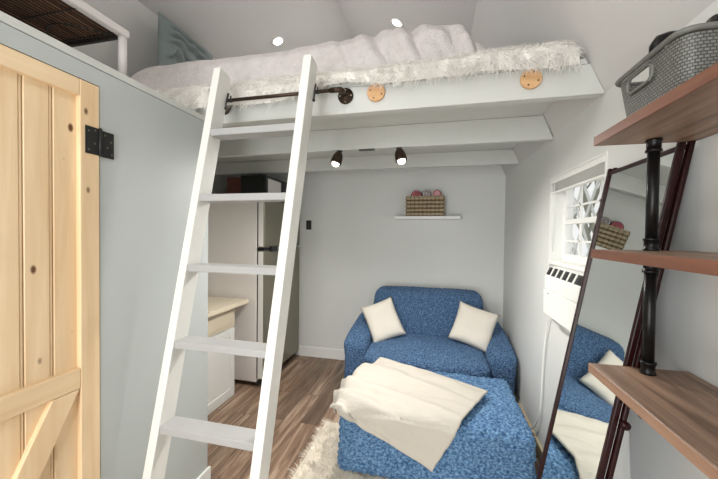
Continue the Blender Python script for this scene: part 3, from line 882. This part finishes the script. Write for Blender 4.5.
def f_arm(s):
    def f(u, v, w, p):
        p = Vector(p)
        if w > 0: p.z += w*(.085*v+.02-.03*v*v)   # rises to the back
        p.x += nz(p, .012, 4)
        if w > 0: p.x += -s*.02*w*(v)               # leans in towards the back
        return p
    return f
obj('arm', softbox(new(), sx0, sx0+.235, 2.925, 3.62, .012, .60, .07, 8, 16, 12, f_arm(-1)), 'sofa', sofa, True)
obj('arm', softbox(new(), sx1-.235, sx1, 2.925, 3.62, .012, .60, .07, 8, 16, 12, f_arm(1)), 'sofa', sofa, True)
def f_seat(u, v, w, p):
    p = Vector(p)
    if w > 0: p.z += w*(.05*(1-u*u)*(1-v*v)+.03*v)
    p.y -= .05*(1-u*u)*(1 if v < 0 else 0)*(1-abs(w)*.3)
    p.z += nz(p, .006, 4)
    return p
obj('seat_cushion', softbox(new(), sx0+.225, sx1-.225, 2.80, 3.42, .29, .475, .06, 24, 16, 6, f_seat), 'sofa', sofa, True)

ott = thing('ottoman', 'large blue crinkled slipcovered ottoman in front of the loveseat', 'ottoman', (-.01, 2.33, 0))
ox0, ox1, oy0, oy1 = -.595, .585, 1.945, 2.742
def f_ott(u, v, w, p):
    p = Vector(p)
    if w > 0: p.z += w*(.025*(1-u*u)*(1-v*v))
    p.z += nz(p, .006, 4)
    if w < 0: p.x += -.012*w*u; p.y += -.02*w*v
    return p
obj('cushion_body', softbox(new(), ox0, ox1, oy0, oy1, .016, .415, .05, 26, 20, 10, f_ott), 'ott', ott, True)
for x in (ox0+.08, ox1-.08):
    for y in (oy0+.08, oy1-.08): obj('foot', lathe(new(), [(0, 0), (.025, 0), (.025, .06), (0, .06)], (x, y, 0.0), (0, 0, 1), 12), 'blackp', ott)

# throw over the ottoman
OT = .432
def coons(u, v):
    """u along back-left -> right; v front -> back, in unfolded top coordinates"""
    A, B, Cc, D = Vector((-.43, 2.70)), Vector((.37, 2.32)), Vector((.005, 1.655)), Vector((-.585, 1.905))
    bot = D*(1-u)+Cc*u; top = A*(1-u)+B*u
    lk = [D, Vector((-.70, 1.985)), Vector((-.70, 2.13)), Vector((-.645, 2.27)), Vector((-.56, 2.52)), A]
    t = v*(len(lk)-1); i = min(int(t), len(lk)-2); f = t-i
    left = lk[i]*(1-f)+lk[i+1]*f
    right = Cc*(1-v)+B*v
    S1 = bot*(1-v)+top*v; S2 = left*(1-u)+right*u
    S3 = (D*(1-u)+Cc*u)*(1-v)+(A*(1-u)+B*u)*v
    return S1+S2-S3
def drape(u, v):
    c = coons(u, v); x, y = c.x, c.y
    wl = (1-u)**.75
    fold = math.sin(v*26+2.4*u+1.8*noise.noise(Vector((u*3, v*4, 2))))
    h = .008+.024*(1+fold)*wl*(.45+.55*math.sin(PI*min(1, v*1.15)))
    h += .008*(1+math.sin(v*47+5*u+3*noise.noise(Vector((u*5, v*7, 9)))))*(.3+.7*wl)
    h += .006*(1+noise.noise(Vector((x*7, y*9, 5))))
    h += .05*math.exp(-((u/.13)**2+((v-.34)/.22)**2))
    z = OT+.025*max(0, 1-((x-0)/.6)**2)*max(0, 1-((y-2.36)/.42)**2)+h
    fy = oy0-.012; r = .05
    if y < fy+r:                       # rolls over the front edge
        s = fy+r-y
        arc = r*PI/2
        if s < arc: a = s/r; y = fy+r-r*math.sin(a); z = z-r*(1-math.cos(a))
        else: z = z-r-(s-arc); y = fy-.010-.008*fold*wl-.004*math.sin(x*17)
    fx = ox0-.012
    if x < fx+r:
        s = fx+r-x; arc = r*PI/2
        if s < arc: a = s/r; x = fx+r-r*math.sin(a); z -= r*(1-math.cos(a))
        else: z -= r+(s-arc); x = fx-.012-.02*wl*(1+fold)*.5
    return Vector((x, y, z))
bm = new(); grid(bm, 70, 80, drape)
o = obj('throw_blanket', bm, 'throw', None, True)
sm = o.modifiers.new('thick', 'SOLIDIFY'); sm.thickness = .012; sm.offset = 1
tag(o, 'cream fleece throw spread cornerwise over the blue ottoman', 'throw')

# puckered weave of the two slipcovers as real relief
def pucker(o, tex, k, lv):
    a = o.modifiers.new('fine', 'SUBSURF'); a.subdivision_type = 'CATMULL_CLARK'; a.levels = a.render_levels = lv
    d_ = o.modifiers.new('pucker', 'DISPLACE'); d_.texture = tex; d_.strength = k; d_.mid_level = .4; d_.texture_coords = 'LOCAL'
def vtex(nm, sc):
    t_ = bpy.data.textures.new(nm, 'VORONOI'); t_.noise_scale = sc; t_.distance_metric = 'DISTANCE'; t_.noise_intensity = 1.2; return t_
tx1, tx2 = vtex('pucker_fine', .017), vtex('pucker_coarse', .026)
for o in sofa.children: pucker(o, tx1, -.008, 3)
for o in ott.children:
    if o.name.startswith('cushion'): pucker(o, tx2, -.016, 3)

# scatter pillows
def cushion(c, vx, w, h, seed, label, ux):
    bm = new(); V = Vector((vx, .42, 1)).normalized(); Wd = Vector((ux, -1, .42)); Wd = (Wd-V*Wd.dot(V)).normalized(); U = V.cross(Wd)
    pillow(bm, c, -U, V, Wd, w, h, .13, 22, .010, seed)
    tag(obj('throw_pillow', bm, 'cream', None, True), label, 'pillow', 'cream pillows on the loveseat')
cushion((-.505, 3.215, .665), -.52, .345, .41, 1, 'cream fleece pillow leaning on the left arm of the loveseat', .12)
cushion((.375, 3.215, .675), .36, .38, .385, 4, 'cream fleece pillow leaning on the right arm of the loveseat', -.12)

# shag rug
bm = new(); random.seed(5)
rx0, rx1, ry0, ry1 = -.86, .35, 1.15, 2.46
def inrug(x, y):
    e = .03*noise.noise(Vector((x*5, y*5, 0)))
    return rx0+e < x < rx1-e and ry0 < y < ry1+e
grid(bm, 30, 30, lambda u, v: Vector((rx0+.01+u*(rx1-rx0-.02)+.02*noise.noise(Vector((u*4, v*4, 0))), ry0+v*(ry1-ry0), .006+.006*noise.noise(Vector((u*9, v*9, 2))))))
sites = []
while len(sites) < 15000:
    x, y = random.uniform(rx0, rx1), random.uniform(ry0, ry1)
    if x > ox0+.04 and y > oy0+.06: continue
    if x > -.2 and y < 1.7: continue
    if not inrug(x, y): continue
    c1, c2 = noise.noise(Vector((x*14, y*14, 1))), noise.noise(Vector((x*14, y*14, 7)))
    edge = -.6 if x < rx0+.05 else 0
    sites.append(((x, y, .006), (c1*1.4+random.uniform(-.5, .5)+edge, c2*1.4+random.uniform(-.5, .5), .9), random.uniform(.03, .055), (c1*.5+edge*.3, c2*.5, -.35)))
strands(bm, sites, .0016, 3)
o = obj('shag_rug', bm, 'rugfur'); tag(o, 'cream shaggy rug on the wood floor under the ottoman', 'rug')

# ------------------------------------------------------------------ leaning mirror
mir = thing('floor_mirror', 'tall mahogany framed mirror leaning on the right wall', 'mirror', (.42, 1.36, 0))
mt, mb = Vector((.715, 0, 1.845)), Vector((.388, 0, .012))
up = (mt-mb).normalized(); nn = Vector((-up.z, 0, up.x))      # into the room
mh = (mt-mb).length; my0, my1 = 1.133, 1.556
def mp_(s, y, h): q = mb+up*s+nn*h; return (q.x, y, q.z)
def mbox(bm, s0, s1, y0, y1, h0, h1, bev=0):
    hexa(bm, [mp_(s0, y0, h0), mp_(s0, y1, h0), mp_(s1, y1, h0), mp_(s1, y0, h0), mp_(s0, y0, h1), mp_(s0, y1, h1), mp_(s1, y1, h1), mp_(s1, y0, h1)], bev)
    bmesh.ops.recalc_face_normals(bm, faces=bm.faces); return bm
for y0, y1 in ((my0, my0+.016), (my1-.016, my1)):
    p = obj('post', mbox(new(), 0, mh-.012, y0, y1, -.004, .014, .004), 'mahog', mir)
for s0 in (.06, mh-.040): obj('cross_rail', mbox(new(), s0, s0+.016, my0-.008, my1+.008, -.003, .010, .003), 'mahog', mir)
obj('mirror_glass', mbox(new(), .07, mh-.030, my0+.014, my1-.014, .0, .006), 'mirror', mir)
obj('back_board', mbox(new(), .07, mh-.030, my0+.014, my1-.014, -.006, -.0005), 'mahog', mir)
# folded easel leg behind the near post
for y0 in (my0-.010, my1-.010):
    obj('stand_leg', mbox(new(), 0.02, mh-.004, y0, y0+.018, -.020, -.006, .004), 'mahog', mir)
bm = new(); q = mp_(.985, my0-.012, -.014); lathe(bm, [(0, -.010), (.013, -.008), (.013, .004), (0, .006)], q, (0, 1, 0), 18); obj('knob', bm, 'mahog', mir, True)
mir.rotation_euler.z = math.radians(-1.25)

# ------------------------------------------------------------------ pipe shelf and grey basket
ps = thing('pipe_shelf', 'three tier wooden wall shelf on a black iron pipe', 'shelf unit', (.627, .7, 1.12))
sy0, sy1, sf, sb = .22, 1.128, .474, XR-.004
for z0 in (1.83, 1.484, 1.128):
    b = obj('shelf_board', box(new(), sf+.003, sb, sy0, sy1, z0, z0+.027, .002, 1), 'shelf', ps)
    e = obj('front_edge', box(new(), sf, sf+.004, sy0, sy1, z0, z0+.027, .001, 1), 'shelfedge' if z0 > 1.3 else 'shelfedge2', b); e['label'] = 'reddish front edge' if z0 > 1.3 else 'pale tan front edge'
    e = obj('front_edge', box(new(), sf, sb, sy1, sy1+.003, z0, z0+.027, .001, 1), 'shelfedge' if z0 > 1.3 else 'shelfedge2', b); e['label'] = 'reddish end edge' if z0 > 1.3 else 'pale tan end edge'
def coll(bm, x, y, z, s=1): lathe(bm, [(.0, 0), (.0185, 0), (.0185, .006*s), (.0168, .008*s), (.0168, .028*s), (.0192, .030*s), (.0192, .036*s), (0, .036*s)], (x, y, z), (0, 0, 1), 24)
for py_ in (1.085, .34):
    px_ = .606
    bm = new()
    for a, b in ((1.511, 1.83), (1.155, 1.484), (1.05, 1.128), (1.857, 2.08)):
        tube(bm, [(px_, py_, a), (px_, py_, b)], .0142, 20)
    bm2 = new()
    obj('pipe', bm, 'black', ps, True)
    for z, s in ((1.83, -1), (1.511, 1), (1.484, -1), (1.155, 1), (1.128, -1), (1.857, 1)):
        bm = new(); coll(bm, px_, py_, z, s); bmesh.ops.recalc_face_normals(bm, faces=bm.faces); obj('coupling', bm, 'black', ps, True)
    bm = new(); lathe(bm, [(0, 0), (.018, 0), (.020, .004), (.020, .03), (0, .03)], (px_, py_, 1.024), (0, 0, 1), 24); obj('end_cap', bm, 'black', ps, True)
    bm = new(); tube(bm, [(px_, py_, 2.07), (px_, py_, 2.095), (px_+.008, py_, 2.108), (px_+.025, py_, 2.113), (XR-.004, py_, 2.113)], .017, 16); obj('elbow', bm, 'black', ps, True)
    flange('flange', XR-.001, 2.113, ps, py_, (-1, 0, 0), .045, 'black')

def grey_basket():
    b = thing('storage_basket', 'dark grey woven plastic basket with cutout handles on the top shelf', 'basket', (.61, .93, 1.857))
    x0, x1, y0, y1, z0, z1 = .492, .728, .80, 1.052, 1.8575, 1.985
    # tapering open box with a hand hole on the long room side, outer surface pressed with a weave
    n = 5; t = .004
    def ring(f, off):
        g = .014*(1-f)      # narrower at the foot
        xa, xb, ya, yb = x0+g+off, x1-g-off, y0+g+off, y1-g-off; r = .03
        pts = []
        for cx_, cy_, a0 in ((xb-r, yb-r, 0), (xa+r, yb-r, PI/2), (xa+r, ya+r, PI), (xb-r, ya+r, 1.5*PI)):
            for k in range(5): a = a0+PI/2*k/4; pts.append((cx_+r*math.cos(a), cy_+r*math.sin(a)))
        return pts
    def resample(pts, step):
        out = []; m = len(pts)
        P = [Vector((x, y)) for x, y in pts]; tot = sum((P[(i+1) % m]-P[i]).length for i in range(m)); N = int(tot/step)//2*2
        i = 0; acc = 0; cur = P[0]; d0 = 0
        L = [0]
        for i in range(m): L.append(L[-1]+(P[(i+1) % m]-P[i]).length)
        for k in range(N):
            s = tot*k/N
            i = max(j for j in range(m) if L[j] <= s+1e-9); f = (s-L[i])/max(1e-9, (L[i+1]-L[i]))
            out.append(P[i].lerp(P[(i+1) % m], f))
        return out
    NR = 13
    bm = new(); rows = []
    for j in range(NR+1):
        f = j/NR
        pts = resample(ring(f, 0), .0072) if j == 0 else None
        rows.append([])
        base = ring(f, 0)
        N = 96
        P = [Vector((x, y)) for x, y in base]; m = len(P)
        L = [0]
        for i in range(m): L.append(L[-1]+(P[(i+1) % m]-P[i]).length)
        for k in range(N):
            s = L[-1]*k/N; i = max(q for q in range(m) if L[q] <= s+1e-9); ff = (s-L[i])/max(1e-9, L[i+1]-L[i])
            p = P[i].lerp(P[(i+1) % m], ff); c = Vector(((x0+x1)/2, (y0+y1)/2))
            o_ = .0*(1 if (k+j) % 2 else -1)
            dvec = (p-c); dvec = Vector((dvec.x/(x1-x0), dvec.y/(y1-y0))).normalized()
            p = p+dvec*o_
            rows[-1].append(bm.verts.new((p.x, p.y, z0+(z1-z0-.012)*f)))
    for j in range(NR):
        for k in range(96):
            k2 = (k+1) % 96
            q = (rows[j][k], rows[j][k2], rows[j+1][k2], rows[j+1][k])
            cx_ = sum(v.co.x for v in q)/4; cy_ = sum(v.co.y for v in q)/4; cz_ = sum(v.co.z for v in q)/4
            hole = abs(cy_-.945) < .046 and z1-.060 < cz_ < z1-.022 and (cx_ < x0+.03 or cx_ > x1-.03)
            if not hole: bm.faces.new(q)
    bm.faces.new(list(reversed(rows[0])))
    o = obj('basket_body', bm, 'weave', b)
    sm = o.modifiers.new('thick', 'SOLIDIFY'); sm.thickness = .003; sm.offset = -1
    bm = new()
    r0 = ring(1, -.004)
    tube(bm, [(x, y, z1-.006) for x, y in r0]+[(r0[0][0], r0[0][1], z1-.006)], .0065, 8, False)
    obj('rim', bm, 'greyb', b, True)
    for xs in (x0+.001, x1-.001):
        bm = new(); ya, yb, za, zb = .895, .995, z1-.060, z1-.020; 
        pts = [(xs, ya+.012, za), (xs, yb-.012, za), (xs, yb, za+.012), (xs, yb, zb-.012), (xs, yb-.012, zb), (xs, ya+.012, zb), (xs, ya, zb-.012), (xs, ya, za+.012), (xs, ya+.012, za)]
        tube(bm, pts, .0045, 6, False); obj('handle_rim', bm, 'greyb', b, True)
grey_basket()

# ------------------------------------------------------------------ sky and added front light
w = bpy.data.worlds.new('sky'); S.world = w; w.use_nodes = True
bg = w.node_tree.nodes['Background']; bg.inputs[0].default_value = (.97, .985, .98, 1); bg.inputs[1].default_value = .74
def area(name, loc, direction, sx, sy, e, col=(1, 1, 1)):
    L = bpy.data.lights.new(name, 'AREA'); L.shape = 'RECTANGLE'; L.size = sx; L.size_y = sy; L.energy = e; L.color = col
    o = bpy.data.objects.new(name, L); C.objects.link(o); o.location = loc; o.rotation_euler = Vector(direction).to_track_quat('-Z', 'Y').to_euler(); return o
# added fill light inside the front wall behind the camera, no opening there
area('front_fill', (-.35, YF+.03, 1.2), (.22, 1, .0), 2.0, 2.1, 90, (.96, .98, 1))

# ------------------------------------------------------------------ camera
f, yaw, pitch, roll, H = 318.0, math.radians(13.4), math.radians(1.0), math.radians(.65), 1.55
dv = Vector((-math.sin(yaw)*math.cos(pitch), math.cos(yaw)*math.cos(pitch), -math.sin(pitch)))
r0 = Vector((math.cos(yaw), math.sin(yaw), 0)); u0 = r0.cross(dv)
rv = r0*math.cos(roll)+u0*math.sin(roll); uv = u0*math.cos(roll)-r0*math.sin(roll)
cam = bpy.data.cameras.new('camera'); co = bpy.data.objects.new('camera', cam); C.objects.link(co)
cam.sensor_width = 36; cam.lens = f/718*36; cam.clip_start = .02
mtx = Matrix((rv, uv, -dv)).transposed().to_4x4(); mtx.translation = (0, 0, H)
co.matrix_world = mtx
S.camera = co
S.view_settings.view_transform = 'Standard'; S.view_settings.look = 'None'
S.view_settings.gamma = 1; S.view_settings.use_curve_mapping = False
S.view_settings.exposure = 0.42
